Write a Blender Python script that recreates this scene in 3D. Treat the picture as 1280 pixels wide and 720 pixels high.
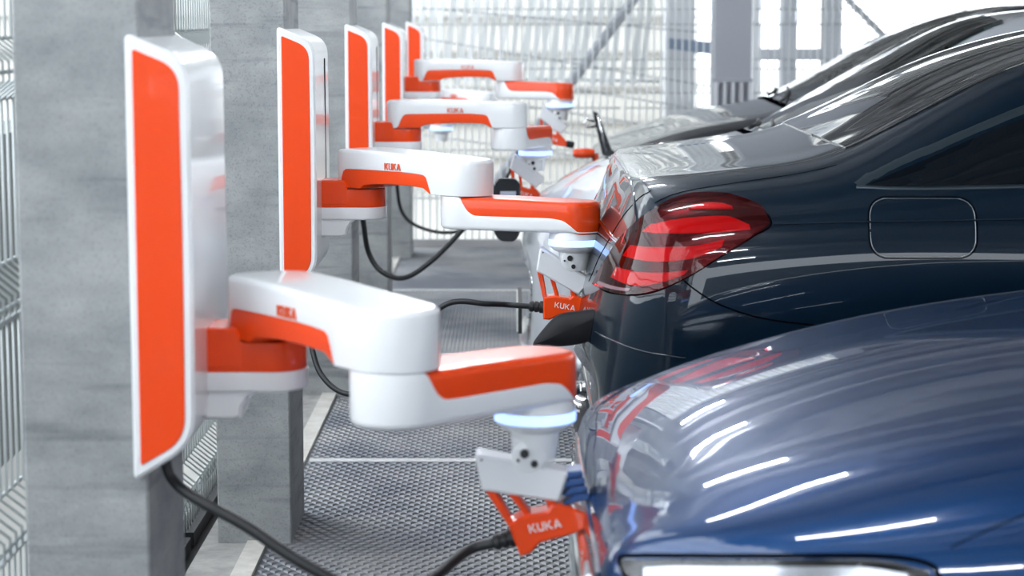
import bpy, bmesh, math, random
from mathutils import Vector, Matrix
from mathutils.bvhtree import BVHTree

random.seed(7)
S = bpy.context.scene
C = S.collection
PI = math.pi
for o in list(bpy.data.objects):
    bpy.data.objects.remove(o, do_unlink=True)

# ------------------------------------------------------------------ camera, world, exposure
cam_d = bpy.data.cameras.new('camera')
cam = bpy.data.objects.new('camera', cam_d)
C.objects.link(cam)
cam.location = (0, 0, 1.5)
cam.rotation_euler = (PI / 2 - math.atan(339 / 2700), 0, 0)
cam_d.sensor_width = 36
cam_d.lens = 36 * 2700 / 1280
cam_d.clip_start = 0.05
cam_d.dof.use_dof = True
cam_d.dof.focus_distance = 5.9
cam_d.dof.aperture_fstop = 4.5
S.camera = cam
S.view_settings.view_transform = 'Standard'
S.view_settings.look = 'None'
S.view_settings.gamma = 1
S.view_settings.use_curve_mapping = False
S.view_settings.exposure = 1.1

W = bpy.data.worlds.new('sky')
S.world = W
W.use_nodes = True
wn = W.node_tree
wn.nodes['Background'].inputs[0].default_value = (0.86, 0.93, 1.0, 1)
wn.nodes['Background'].inputs[1].default_value = 2.1


# ------------------------------------------------------------------ materials
def mat(name, col, rough=0.5, metal=0.0, coat=0.0, coat_rough=0.02, spec=0.5):
    m = bpy.data.materials.new(name)
    m.use_nodes = True
    b = m.node_tree.nodes['Principled BSDF']
    b.inputs['Base Color'].default_value = (*col, 1)
    b.inputs['Roughness'].default_value = rough
    b.inputs['Metallic'].default_value = metal
    b.inputs['Coat Weight'].default_value = coat
    b.inputs['Coat Roughness'].default_value = coat_rough
    b.inputs['Specular IOR Level'].default_value = spec
    return m


def noise_col(m, scale, c0, c1, lo=0.35, hi=0.65, detail=6, bump=0.0, stretch=(1, 1, 1), bscale=None):
    nt = m.node_tree
    b = nt.nodes['Principled BSDF']
    tc = nt.nodes.new('ShaderNodeTexCoord')
    mp = nt.nodes.new('ShaderNodeMapping')
    mp.inputs['Scale'].default_value = stretch
    n = nt.nodes.new('ShaderNodeTexNoise')
    n.inputs['Scale'].default_value = scale
    n.inputs['Detail'].default_value = detail
    n.inputs['Roughness'].default_value = 0.65
    r = nt.nodes.new('ShaderNodeValToRGB')
    r.color_ramp.elements[0].position = lo
    r.color_ramp.elements[1].position = hi
    r.color_ramp.elements[0].color = (*c0, 1)
    r.color_ramp.elements[1].color = (*c1, 1)
    nt.links.new(tc.outputs['Object'], mp.inputs[0])
    nt.links.new(mp.outputs[0], n.inputs['Vector'])
    nt.links.new(n.outputs[0], r.inputs[0])
    nt.links.new(r.outputs[0], b.inputs['Base Color'])
    if bump:
        n2 = nt.nodes.new('ShaderNodeTexNoise')
        n2.inputs['Scale'].default_value = bscale or scale * 4
        n2.inputs['Detail'].default_value = 5
        nt.links.new(tc.outputs['Object'], n2.inputs['Vector'])
        bp = nt.nodes.new('ShaderNodeBump')
        bp.inputs['Strength'].default_value = bump
        bp.inputs['Distance'].default_value = 0.01
        nt.links.new(n2.outputs[0], bp.inputs['Height'])
        nt.links.new(bp.outputs[0], b.inputs['Normal'])
    return r


def concrete_mat():
    m = mat('concrete', (0.4, 0.4, 0.4), 0.75)
    nt = m.node_tree
    r = noise_col(m, 5.0, (0.21, 0.225, 0.23), (0.37, 0.38, 0.375), 0.3, 0.68, 8, 0.25, (1, 1, 1.6), 60)
    b = nt.nodes['Principled BSDF']
    tc = [n for n in nt.nodes if n.type == 'TEX_COORD'][0]
    # small pores
    n = nt.nodes.new('ShaderNodeTexNoise')
    n.inputs['Scale'].default_value = 190
    n.inputs['Detail'].default_value = 3
    nt.links.new(tc.outputs['Object'], n.inputs['Vector'])
    p = nt.nodes.new('ShaderNodeValToRGB')
    p.color_ramp.elements[0].position = 0.34
    p.color_ramp.elements[1].position = 0.46
    p.color_ramp.elements[0].color = (0.80, 0.80, 0.82, 1)
    p.color_ramp.elements[1].color = (1, 1, 1, 1)
    nt.links.new(n.outputs[0], p.inputs[0])
    # formwork streaks
    mp = nt.nodes.new('ShaderNodeMapping')
    mp.inputs['Scale'].default_value = (1.2, 1.2, 14)
    nt.links.new(tc.outputs['Object'], mp.inputs[0])
    n3 = nt.nodes.new('ShaderNodeTexNoise')
    n3.inputs['Scale'].default_value = 2.2
    n3.inputs['Detail'].default_value = 2
    nt.links.new(mp.outputs[0], n3.inputs['Vector'])
    q = nt.nodes.new('ShaderNodeValToRGB')
    q.color_ramp.elements[0].position = 0.30
    q.color_ramp.elements[1].position = 0.42
    q.color_ramp.elements[0].color = (0.72, 0.73, 0.75, 1)
    q.color_ramp.elements[1].color = (1, 1, 1, 1)
    nt.links.new(n3.outputs[0], q.inputs[0])
    last = r.outputs[0]
    for src in (p, q):
        mx = nt.nodes.new('ShaderNodeMix')
        mx.data_type = 'RGBA'
        mx.blend_type = 'MULTIPLY'
        mx.inputs[0].default_value = 1
        nt.links.new(last, mx.inputs[6])
        nt.links.new(src.outputs[0], mx.inputs[7])
        last = mx.outputs[2]
    nt.links.new(last, b.inputs['Base Color'])
    return m


def paint(name, col, metal=0.5, rough=0.35, flake=0.0, spec=0.5):
    m = mat(name, col, rough, metal, 1.0, 0.01, spec)
    nt = m.node_tree
    b = nt.nodes['Principled BSDF']
    b.inputs['Coat IOR'].default_value = 1.62 if name.startswith('blue') else 1.5
    if flake:
        tc = nt.nodes.new('ShaderNodeTexCoord')
        v = nt.nodes.new('ShaderNodeTexVoronoi')
        v.inputs['Scale'].default_value = 900
        nt.links.new(tc.outputs['Object'], v.inputs['Vector'])
        mx = nt.nodes.new('ShaderNodeMix')
        mx.data_type = 'RGBA'
        mx.inputs[6].default_value = (*[c * (1 - flake) for c in col], 1)
        mx.inputs[7].default_value = (*[c * (1 + flake) for c in col], 1)
        nt.links.new(v.outputs['Color'], mx.inputs[0])
        nt.links.new(mx.outputs[2], b.inputs['Base Color'])
    return m


def thin_glass(name, tint, ior=1.5):
    m = bpy.data.materials.new(name)
    m.use_nodes = True
    nt = m.node_tree
    nt.nodes.clear()
    out = nt.nodes.new('ShaderNodeOutputMaterial')
    mx = nt.nodes.new('ShaderNodeMixShader')
    fr = nt.nodes.new('ShaderNodeFresnel')
    fr.inputs[0].default_value = ior
    t = nt.nodes.new('ShaderNodeBsdfTransparent')
    t.inputs[0].default_value = (*tint, 1)
    g = nt.nodes.new('ShaderNodeBsdfGlossy')
    g.inputs['Roughness'].default_value = 0.01
    nt.links.new(fr.outputs[0], mx.inputs[0])
    nt.links.new(t.outputs[0], mx.inputs[1])
    nt.links.new(g.outputs[0], mx.inputs[2])
    nt.links.new(mx.outputs[0], out.inputs[0])
    return m


def emit(name, col, st):
    m = mat(name, col, 0.4)
    b = m.node_tree.nodes['Principled BSDF']
    b.inputs['Emission Color'].default_value = (*col, 1)
    b.inputs['Emission Strength'].default_value = st
    return m


MAT = dict(
    concrete=concrete_mat(),
    orange=mat('orange_gloss', (0.82, 0.058, 0.0), 0.35, 0, 0.5, 0.04, 0.3),
    white=mat('white_gloss', (0.80, 0.81, 0.82), 0.3, 0, 0.7, 0.05),
    toolwhite=mat('white_satin', (0.72, 0.73, 0.75), 0.35, 0, 0.3, 0.1),
    black=mat('black_rubber', (0.010, 0.011, 0.013), 0.45),
    blackgloss=mat('black_gloss', (0.006, 0.007, 0.009), 0.12, 0, 0.6),
    gap=mat('dark_gap', (0.002, 0.002, 0.003), 0.9, spec=0.0),
    chrome=mat('chrome', (0.82, 0.83, 0.85), 0.06, 1.0),
    steel=mat('brushed_steel', (0.55, 0.56, 0.57), 0.3, 1.0),
    galv=mat('galvanised_wire', (0.42, 0.45, 0.45), 0.45, 0.35),
    wirewhite=mat('white_coated_bar', (0.80, 0.82, 0.82), 0.5),
    colgrey=mat('painted_column', (0.34, 0.355, 0.39), 0.5),
    colpale=mat('pale_column', (0.62, 0.63, 0.66), 0.6),
    kerb=mat('kerb_pale', (0.50, 0.48, 0.44), 0.7),
    channel=mat('kerb_channel', (0.30, 0.29, 0.28), 0.7),
    rubberblue=mat('blue_bellows', (0.02, 0.07, 0.22), 0.4),
    ring=emit('status_ring', (0.30, 0.46, 1.0), 1.0),
    logo_o=mat('logo_orange', (0.75, 0.10, 0.03), 0.4),
    logo_w=mat('logo_white', (0.85, 0.85, 0.85), 0.4),
    tube=emit('led_tube', (0.9, 0.95, 1.0), 60.0),
    floorbase=mat('floor_sheet', (0.13, 0.14, 0.155), 0.5, 0.4),
    floortop=mat('floor_tread', (0.24, 0.25, 0.27), 0.42, 0.5),
    seam=mat('floor_seam', (0.55, 0.55, 0.55), 0.5, 0.3),
    ceil=mat('ceiling_sheet', (0.82, 0.83, 0.84), 0.6),
    beam=mat('beam_grey', (0.24, 0.24, 0.25), 0.6),
    ground=mat('outdoor_ground', (0.46, 0.45, 0.42), 0.9),
    cream=mat('cream_render', (0.66, 0.63, 0.57), 0.9),
    blue=paint('blue_metallic', (0.002, 0.034, 0.120), 0.7, 0.42, 0.25, 0.2),
    navy=paint('dark_petrol', (0.001, 0.010, 0.023), 0.25, 0.35, 0.2, 0.15),
    silver=paint('white_silver', (0.62, 0.64, 0.68), 0.3, 0.3),
    blackpaint=paint('black_paint', (0.005, 0.007, 0.012), 0.2, 0.3, 0, 0.15),
    glassdark=mat('dark_glass', (0.002, 0.004, 0.007), 0.02, 0, 0.6, 0.01, 0.8),
    glass=thin_glass('tinted_glass', (0.55, 0.72, 0.70)),
    lens=thin_glass('clear_lens', (0.92, 0.93, 0.95)),
    lensred=thin_glass('red_lens', (0.95, 0.30, 0.33)),
    reddark=mat('red_dark', (0.035, 0.001, 0.004), 0.25),
    redbar=mat('red_bar', (0.85, 0.006, 0.02), 0.25),
    reflector=mat('reflector_silver', (0.75, 0.76, 0.78), 0.15, 0.9),
    darkwall=mat('dark_wall', (0.16, 0.17, 0.165), 0.9),
    matteblack=mat('matte_black', (0.006, 0.006, 0.008), 0.55, spec=0.25),
    steelblue=mat('blue_grey_steel', (0.22, 0.28, 0.38), 0.5),
    privacy=mat('privacy_glass', (0.002, 0.004, 0.007), 0.02, 0, 0.0, 0.01, 0.4),
    revlamp=mat('reversing_lens', (0.26, 0.15, 0.17), 0.15),
    reflection_trim=mat('window_reflection_trim', (0.05, 0.07, 0.085), 0.3, 0.6),  # window moulding colour, also the reflection painted on around the quarter window
    tyre=mat('tyre', (0.015, 0.015, 0.016), 0.8),
    interior=mat('interior', (0.07, 0.08, 0.085), 0.8),
    seatgrey=mat('seat_grey', (0.30, 0.31, 0.31), 0.7),
    plate=mat('plate_white', (0.75, 0.75, 0.73), 0.4),
    label=mat('sticker', (0.35, 0.37, 0.45), 0.5),
)
noise_col(MAT['floortop'], 1.6, (0.10, 0.11, 0.135), (0.27, 0.27, 0.275), 0.36, 0.66, 4)
noise_col(MAT['channel'], 9, (0.22, 0.21, 0.20), (0.36, 0.35, 0.33), 0.35, 0.65, 6)
noise_col(MAT['kerb'], 12, (0.42, 0.40, 0.36), (0.56, 0.54, 0.50), 0.35, 0.65, 6)
noise_col(MAT['cream'], 0.8, (0.45, 0.435, 0.395), (0.55, 0.535, 0.50), 0.35, 0.65, 6)


# ------------------------------------------------------------------ mesh helpers
def tag(o, label=None, cat=None, group=None, kind=None):
    if label: o['label'] = label
    if cat: o['category'] = cat
    if group: o['group'] = group
    if kind: o['kind'] = kind
    return o


def mk(name, V, F, m, parent=None, smooth=False, auto=None):
    me = bpy.data.meshes.new(name)
    me.from_pydata([tuple(v) for v in V], [], F)
    me.validate()
    bm = bmesh.new()
    bm.from_mesh(me)
    bmesh.ops.recalc_face_normals(bm, faces=bm.faces)
    if auto is not None:
        for e in bm.edges:
            if len(e.link_faces) == 2 and e.calc_face_angle(0) > auto:
                e.smooth = False
    if smooth or auto is not None:
        for f in bm.faces: f.smooth = True
    bm.to_mesh(me)
    bm.free()
    me.materials.append(MAT[m] if isinstance(m, str) else m)
    o = bpy.data.objects.new(name, me)
    C.objects.link(o)
    if parent: adopt(o, parent)
    return o


def adopt(o, parent):
    """parent o while both keep their world places"""
    def wm(p):
        m = Matrix.Translation(p.location) @ p.rotation_euler.to_matrix().to_4x4()
        if p.parent: m = wm(p.parent) @ p.matrix_parent_inverse @ m
        return m
    o.parent = parent
    o.matrix_parent_inverse = wm(parent).inverted()


def empty(name, loc, label, cat, group=None):
    o = bpy.data.objects.new(name, None)
    C.objects.link(o)
    o.location = loc
    o.empty_display_size = 0.1
    return tag(o, label, cat, group)


class G:
    """collects geometry of one mesh"""
    def __init__(s): s.V = []; s.F = []

    def add(s, V, F):
        n = len(s.V)
        s.V += [Vector(v) for v in V]
        s.F += [tuple(i + n for i in f) for f in F]
        return s

    def box(s, x0, x1, y0, y1, z0, z1):
        return s.add([(x, y, z) for z in (z0, z1) for y in (y0, y1) for x in (x0, x1)],
                     [(0, 1, 3, 2), (4, 6, 7, 5), (0, 4, 5, 1), (2, 3, 7, 6), (0, 2, 6, 4), (1, 5, 7, 3)])

    def tube(s, pts, r, n=6, cap=True):
        pts = [Vector(p) for p in pts]
        V = []; F = []
        k = len(pts)
        up = None
        for i, p in enumerate(pts):
            t = (pts[min(i + 1, k - 1)] - pts[max(i - 1, 0)]).normalized()
            if up is None:
                up = Vector((0, 0, 1)) if abs(t.z) < 0.9 else Vector((1, 0, 0))
            a = t.cross(up)
            if a.length < 1e-5: a = t.orthogonal()
            a.normalize()
            b = a.cross(t).normalized()
            up = b
            rr = r[i] if isinstance(r, (list, tuple)) else r
            for j in range(n):
                w = 2 * PI * j / n + PI / n
                V.append(p + a * math.cos(w) * rr + b * math.sin(w) * rr)
        for i in range(k - 1):
            for j in range(n):
                F.append((i * n + j, i * n + (j + 1) % n, (i + 1) * n + (j + 1) % n, (i + 1) * n + j))
        if cap:
            F.append(tuple(range(n))[::-1])
            F.append(tuple(range((k - 1) * n, k * n)))
        return s.add(V, F)

    def lathe(s, prof, o, axis='z', n=32, cap=True):
        """prof: list of (r, h) from one end to the other, around axis through o"""
        V = []; F = []
        for (r, h) in prof:
            for j in range(n):
                w = 2 * PI * j / n
                a, b = r * math.cos(w), r * math.sin(w)
                V.append({'z': (a, b, h), 'y': (a, h, b), 'x': (h, a, b)}[axis])
        V = [Vector(v) + Vector(o) for v in V]
        k = len(prof)
        for i in range(k - 1):
            for j in range(n):
                F.append((i * n + j, i * n + (j + 1) % n, (i + 1) * n + (j + 1) % n, (i + 1) * n + j))
        if cap:
            F.append(tuple(range(n))[::-1])
            F.append(tuple(range((k - 1) * n, k * n)))
        return s.add(V, F)

    def prism(s, poly, y0, y1, bev=0.0):
        """polygon in XZ, extruded along Y with an optional chamfer on both faces"""
        n = len(poly)
        if bev:
            c = Vector((sum(p[0] for p in poly) / n, 0, sum(p[1] for p in poly) / n))
            ins = inset(poly, bev)
            rings = [(ins, y0), (poly, y0 + bev), (poly, y1 - bev), (ins, y1)]
        else:
            rings = [(poly, y0), (poly, y1)]
        V = []; F = []
        for pl, y in rings:
            V += [(p[0], y, p[1]) for p in pl]
        for k in range(len(rings) - 1):
            for j in range(n):
                F.append((k * n + j, k * n + (j + 1) % n, (k + 1) * n + (j + 1) % n, (k + 1) * n + j))
        F.append(tuple(range(n)))
        F.append(tuple(range((len(rings) - 1) * n, len(rings) * n))[::-1])
        return s.add(V, F)

    def xform(s, M):
        s.V = [M @ v for v in s.V]
        return s

    def obj(s, name, m, parent=None, smooth=False, auto=None):
        return mk(name, s.V, s.F, m, parent, smooth, auto)


def inset(poly, d):
    n = len(poly)
    area = sum(poly[i][0] * poly[(i + 1) % n][1] - poly[(i + 1) % n][0] * poly[i][1] for i in range(n))
    sg = 1 if area > 0 else -1
    out = []
    for i in range(n):
        p0, p1, p2 = Vector(poly[i - 1]), Vector(poly[i]), Vector(poly[(i + 1) % n])
        a = (p1 - p0).normalized(); b = (p2 - p1).normalized()
        na = Vector((-a.y, a.x)) * sg; nb = Vector((-b.y, b.x)) * sg
        h = (na + nb)
        h = h / max(0.3, h.length_squared / 2) if h.length > 1e-6 else na
        q = p1 + h * d
        out.append((q.x, q.y))
    return out


def round_poly(poly, rad, k=5):
    """round the corners of a polygon; rad is a number or one per corner"""
    n = len(poly); out = []
    for i in range(n):
        r = rad[i] if isinstance(rad, (list, tuple)) else rad
        p0, p1, p2 = Vector(poly[i - 1]), Vector(poly[i]), Vector(poly[(i + 1) % n])
        a = (p0 - p1); b = (p2 - p1)
        d = min(r, a.length * 0.45, b.length * 0.45)
        if d < 1e-5:
            out.append((p1.x, p1.y)); continue
        q0 = p1 + a.normalized() * d; q1 = p1 + b.normalized() * d
        for j in range(k + 1):
            t = j / k
            q = q0 * (1 - t) ** 2 + p1 * 2 * t * (1 - t) + q1 * t * t
            out.append((q.x, q.y))
    return out


def catmull(pts, sub=8, closed=False):
    pts = [Vector(p) for p in pts]
    n = len(pts); out = []
    rng = n if closed else n - 1
    for i in range(rng):
        if closed:
            p0, p1, p2, p3 = pts[i - 1], pts[i], pts[(i + 1) % n], pts[(i + 2) % n]
        else:
            p1, p2 = pts[i], pts[i + 1]
            p0 = pts[i - 1] if i > 0 else p1 * 2 - p2
            p3 = pts[i + 2] if i + 2 < n else p2 * 2 - p1
        for j in range(sub):
            t = j / sub
            out.append(0.5 * ((2 * p1) + (p2 - p0) * t + (2 * p0 - 5 * p1 + 4 * p2 - p3) * t * t + (3 * p1 - p0 - 3 * p2 + p3) * t ** 3))
    if not closed: out.append(pts[-1])
    return out


def interp(xs, ys, x):
    """monotone (PCHIP) interpolation"""
    n = len(xs)
    if x <= xs[0]: return ys[0]
    if x >= xs[-1]: return ys[-1]
    h = [xs[i + 1] - xs[i] for i in range(n - 1)]
    d = [(ys[i + 1] - ys[i]) / h[i] for i in range(n - 1)]
    i = max(k for k in range(n - 1) if xs[k] <= x)

    def slope(k):
        if k == 0: return d[0]
        if k == n - 1: return d[-1]
        if d[k - 1] * d[k] <= 0: return 0
        w1 = 2 * h[k] + h[k - 1]; w2 = h[k] + 2 * h[k - 1]
        return (w1 + w2) / (w1 / d[k - 1] + w2 / d[k])
    t = (x - xs[i]) / h[i]
    m0, m1 = slope(i) * h[i], slope(i + 1) * h[i]
    return (2 * t ** 3 - 3 * t * t + 1) * ys[i] + (t ** 3 - 2 * t * t + t) * m0 + (-2 * t ** 3 + 3 * t * t) * ys[i + 1] + (t ** 3 - t * t) * m1


# ------------------------------------------------------------------ the setting
PY0, SP = 3.60, 2.45                 # front of the first pillar, bay spacing
PX0, PX1 = -0.842, -0.632            # pillar sides
PTH = 0.39                           # pillar depth
YEND = 14.15

fl = G().box(-0.70, 15, -6, YEND, -0.12, 0.0).obj('floor', 'floorbase')
tag(fl, kind='structure')


def tread_field(x0, x1, y0, y1, name, px=0.036, py=0.030):
    V = []; F = []
    j = 0
    y = y0
    while y < y1:
        x = x0 + (px / 2 if j % 2 else 0)
        while x < x1:
            a, b = px * 0.50, py * 0.92
            n = len(V)
            V += [(x - a, y, 0.0006), (x, y - b, 0.0006), (x + a, y, 0.0006), (x, y + b, 0.0006),
                  (x - a * .66, y, 0.004), (x, y - b * .66, 0.0055), (x + a * .66, y, 0.004), (x, y + b * .66, 0.002)]
            F += [(n, n + 1, n + 5, n + 4), (n + 1, n + 2, n + 6, n + 5), (n + 2, n + 3, n + 7, n + 6), (n + 3, n, n + 4, n + 7), (n + 4, n + 5, n + 6, n + 7)]
            x += px
        y += py
        j += 1
    me = bpy.data.meshes.new(name)
    me.from_pydata(V, [], F)
    me.materials.append(MAT['floortop'])
    o = bpy.data.objects.new(name, me)
    C.objects.link(o)
    adopt(o, fl)
    o['kind'] = 'stuff'
    return o


lines = [4.92, 7.22, 9.53, 11.83, YEND]
edges = [2.62] + lines
for a, b in zip(edges[:-1], edges[1:]):
    tread_field(-0.68, 1.25, a + 0.045, b - 0.03, 'floor_tread')
for y in lines[:-1]:
    G().box(-0.69, 3.0, y - 0.012, y + 0.026, 0.0, 0.004).obj('floor_seam', 'seam', fl)
    G().box(-0.69, 3.0, y - 0.028, y - 0.020, 0.0, 0.005).obj('floor_seam', 'seam', fl)
G().box(-0.69, 12, YEND - 0.03, YEND, 0.0, 0.05).obj('floor_edge_angle', 'seam', fl)

kb = G().box(-0.757, -0.70, -6, YEND, -0.10, 0.012).obj('trim_1', 'kerb'); tag(kb, kind='structure')
kc = G().box(-0.885, -0.757, -6, YEND, -0.10, 0.004).obj('trim_2', 'channel'); tag(kc, kind='structure')
kd = G().box(-1.03, -0.885, -6, YEND, -0.14, -0.065).obj('gap_shade_plate', 'matteblack'); tag(kd, kind='structure')  # black plate put in for the darkness of the open gap beside the fence

# ceiling: ribbed steel deck on beams
cg = G()
y = -6.0
while y < YEND + 0.3:
    prof = [(y, 3.02), (y + 0.10, 3.02), (y + 0.13, 2.94), (y + 0.25, 2.94), (y + 0.28, 3.02)]
    for (ya, za), (yb, zb) in zip(prof[:-1], prof[1:]):
        cg.add([(-1.1, ya, za), (15, ya, za), (15, yb, zb), (-1.1, yb, zb)], [(0, 1, 2, 3)])
    y += 0.28
y = YEND + 0.3
while y < 23:
    prof = [(y, 3.02), (y + 0.10, 3.02), (y + 0.13, 2.94), (y + 0.25, 2.94), (y + 0.28, 3.02)]
    for (ya, za), (yb, zb) in zip(prof[:-1], prof[1:]):
        cg.add([(1.45, ya, za), (15, ya, za), (15, yb, zb), (1.45, yb, zb)], [(0, 1, 2, 3)])
    y += 0.28
ce = cg.obj('ceiling', 'ceil'); tag(ce, kind='structure')
cslab = G().box(-1.1, 15, -6, YEND + 0.3, 3.03, 3.25).obj('ceiling_slab', 'concrete', ce)
G().box(1.45, 15, YEND + 0.3, 23, 3.03, 3.25).obj('ceiling_slab', 'concrete', ce)
for k in range(-7, 16):
    yy = PY0 + SP * k / 2 + 0.1
    G().box(-1.1 if yy < 14.2 else 1.45, 15, yy, yy + (0.50 if k % 2 else 0.18), 2.80, 2.935).obj('ceiling_beam', 'beam', ce)

wb_ = G().box(-1.1, 15, -6.2, -6, -0.1, 2.0).obj('wall_back', 'concrete'); tag(wb_, kind='structure')
wr_ = G().box(15, 15.2, -6, YEND, -0.1, 1.0).obj('wall_right', 'concrete'); tag(wr_, kind='structure')
nb = G().box(-2.7, -2.4, -8, 40, -0.6, 0.95).obj('neighbouring_wall', 'darkwall'); tag(nb, 'grey wall beyond the wire fence on the left', 'wall', None, 'structure')
# ground outside, far below this deck, and the neighbouring building
gd = G().box(-60, 60, -40, 90, -0.9, -0.6).obj('outdoor_ground', 'ground'); tag(gd, kind='structure')

ORD = ['nearest', 'second', 'third', 'fourth', 'farthest']
for n in range(-1, 5):
    y = PY0 + SP * n
    z0 = 0.0
    dx_ = 0.014 if n == 0 else 0
    g = G().prism([(PX0 + dx_, -0.1), (PX1 + dx_, -0.1), (PX1 + dx_, 2.95), (PX0 + dx_, 2.95)], y, y + PTH, 0.004)
    o = g.obj('concrete_pillar', 'concrete')
    lab = ('grey concrete pillar behind the camera' if n < 0 else
           '%s grey concrete pillar in the row along the fence' % ORD[n])
    tag(o, lab, 'pillar', 'concrete pillars along the fence', 'structure')


# ------------------------------------------------------------------ fences of folded wire panels
def wire_profile(folds, z0, z1, depth):
    pts = [(0, z0)]
    for f in folds:
        pts += [(0, f - 0.055), (depth, f - 0.015), (depth, f + 0.02), (0, f + 0.06)]
    pts.append((0, z1))
    return pts


FOLDS = [0.13, 0.53, 0.97, 1.40, 1.84, 2.28]
for n in range(-1, 5):
    y0 = PY0 + SP * (n - 0) - SP + PTH * 0.5 + 0.03
    y1 = min(y0 + SP - 0.06, YEND)
    t = empty('wire_fence', (-0.97, (y0 + y1) / 2, 0), '', 'fence', 'wire fence panels along the left edge')
    t['label'] = ['folded galvanised wire fence panel at the left edge beside the nearest pillar',
                  'folded galvanised wire fence panel between the first two pillars',
                  'folded galvanised wire fence panel between the second and third pillars',
                  'folded galvanised wire fence panel between the third and fourth pillars',
                  'folded galvanised wire fence panel between the two farthest pillars',
                  'folded galvanised wire fence panel beyond the last pillar'][n + 1]
    g = G()
    y = y0
    while y < y1:
        g.tube([(-0.97 + d, y, z) for d, z in wire_profile(FOLDS, -0.02, 2.68, 0.05)], 0.0034, 5)
        y += 0.048
    o = g.obj('upright_wires', 'galv', t, True); o['kind'] = 'stuff'
    for f in FOLDS:
        for dz, dx in ((-0.055, 0), (0.06, 0), (0.0, 0.05)):
            G().tube([(-0.97 + dx - 0.006, y0, f + dz), (-0.97 + dx - 0.006, y1, f + dz)], 0.0042, 5).obj('cross_wire', 'galv', t, True)
    G().box(-0.985, -0.945, y0, y1, -0.06, -0.02).obj('bottom_rail', 'black', t)
    for yy in (y0 - 0.02,):
        G().box(-1.03, -0.98, yy - 0.025, yy + 0.025, -0.1, 2.9).obj('post', 'colpale', t)

# end of the deck: wire fence, tilted fins outside, columns
FY = 14.36
fx0 = -0.97
names = ['upright wire fence at the far end of the deck, behind the robot arms',
         'upright wire fence at the far end of the deck, beside the grey column']
for k in range(2):
    a, b = fx0 + 1.72 * k, fx0 + 1.72 * (k + 1) - 0.03
    t = empty('wire_fence', ((a + b) / 2, FY, 0), names[k], 'fence', 'wire fence panels at the far end')
    far_fence = t
    g = G()
    x = a
    while x < b:
        g.tube([(x, FY - d, z) for d, z in wire_profile([0.35, 0.95, 1.5, 2.1], -0.02, 2.7, 0.04)], 0.0055, 5)
        x += 0.047
    o = g.obj('upright_wires', 'wirewhite', t, True); o['kind'] = 'stuff'
    for z in (0.02, 0.3, 0.4, 0.62, 0.9, 1.0, 1.16, 1.22, 1.45, 1.55, 1.85, 2.05, 2.15, 2.6):
        G().tube([(a, FY + 0.006, z), (b, FY + 0.006, z)], 0.005, 5).obj('cross_wire', 'galv', t, True)

t = empty('fin_screen', (0.1, 15.1, -0.2), 'screen of pale tilted metal fins outside the far wire fence', 'screen')
x = -1.6
i = 0
while x < 0.98:
    w = 0.016 + 0.010 * random.random()
    yy = 15.0 + 0.12 * (i % 3)
    tl = 0.10 + 0.04 * random.random()
    z0, z1 = 1.02 + 0.04 * random.random(), 3.4
    V = []
    for z in (z0, z1):
        dx = (z - z0) * tl
        V += [(x + dx - w, yy, z), (x + dx + w, yy, z), (x + dx + w, yy + 0.05, z), (x + dx - w, yy + 0.05, z)]
    G().add(V, [(0, 1, 2, 3), (4, 7, 6, 5), (0, 4, 5, 1), (1, 5, 6, 2), (2, 6, 7, 3), (3, 7, 4, 0)]).obj('fin', 'wirewhite', t)
    x += 0.062 + 0.02 * random.random()
    i += 1
for z in (1.1, 2.0, 2.9):
    G().tube([(-1.6, 15.3, z), (1.05, 15.3, z - 0.05)], 0.012, 6).obj('cross_rail', 'galv', t)

# slack cross wires running outward at a slope
t = far_fence
for k, (za, zb) in enumerate([(1.36, 1.02), (1.18, 0.86), (1.02, 0.70), (0.86, 0.60), (0.72, 0.44), (1.56, 1.38)]):
    G().tube([(-0.6, 14.39, za), (1.45, 14.39, zb)], 0.005, 5).obj('tension_wire', 'colgrey', t)

o = G().tube([(-0.28, 14.60, 0.16), (0.85, 14.66, 1.66)], 0.036, 8).obj('diagonal_brace', 'colgrey', None, True, 0.6)
tag(o, 'grey diagonal steel brace crossing the far wire fence', 'brace')

def column(x0, x1, y, depth, m, label, name='steel_column', z0=-0.6):
    o = G().box(x0, x1, y, y + depth, z0, 3.05).obj(name, m)
    return tag(o, label, 'column')

t = empty('steel_column', (1.41, 13.9, 0), 'broad grey steel column at the far end, ribbed at its foot', 'column')
def cx(px, Y): return (px - 640) / 2700 * Y
xa, xb = cx(890, 13.95), cx(936, 13.95)
G().prism([(xa, 0), (xb, 0), (xb, 3.0), (xa, 3.0)], 13.86, 14.06, 0.006).obj('shaft', 'colgrey', t)
for k in range(5):
    xx = xa + 0.012 + (xb - xa - 0.024) * k / 4
    G().box(xx - 0.010, xx + 0.010, 13.82, 13.86, 0.0, 1.085).obj('rib', 'colpale', t)
G().box(xa - 0.015, xb + 0.005, 13.835, 13.86, 1.085, 1.11).obj('collar', 'colgrey', t)
column(cx(830, 15.6), cx(866, 15.6), 15.5, 0.25, 'colpale', 'pale concrete column standing behind the far wire fence', 'concrete_column')
column(cx(937, 17), cx(946, 17), 16.9, 0.2, 'colpale', 'narrow pale post just right of the broad grey column', 'post')
column(cx(974, 20), cx(991, 20), 19.9, 0.3, 'colgrey', 'slim grey column outside, left of the pair against the white sky', 'steel_column')
column(cx(1026, 20), cx(1048, 20), 19.9, 0.3, 'colgrey', 'slim grey column outside, right of the pair against the white sky', 'steel_column')
o = G().tube([(cx(1050, 18), 18, 1.68), (cx(1108, 18), 18, 1.30)], 0.03, 8).obj('diagonal_brace', 'colgrey', None, True, 0.6)
tag(o, 'grey diagonal steel brace against the white sky above the cars', 'brace')
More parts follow.
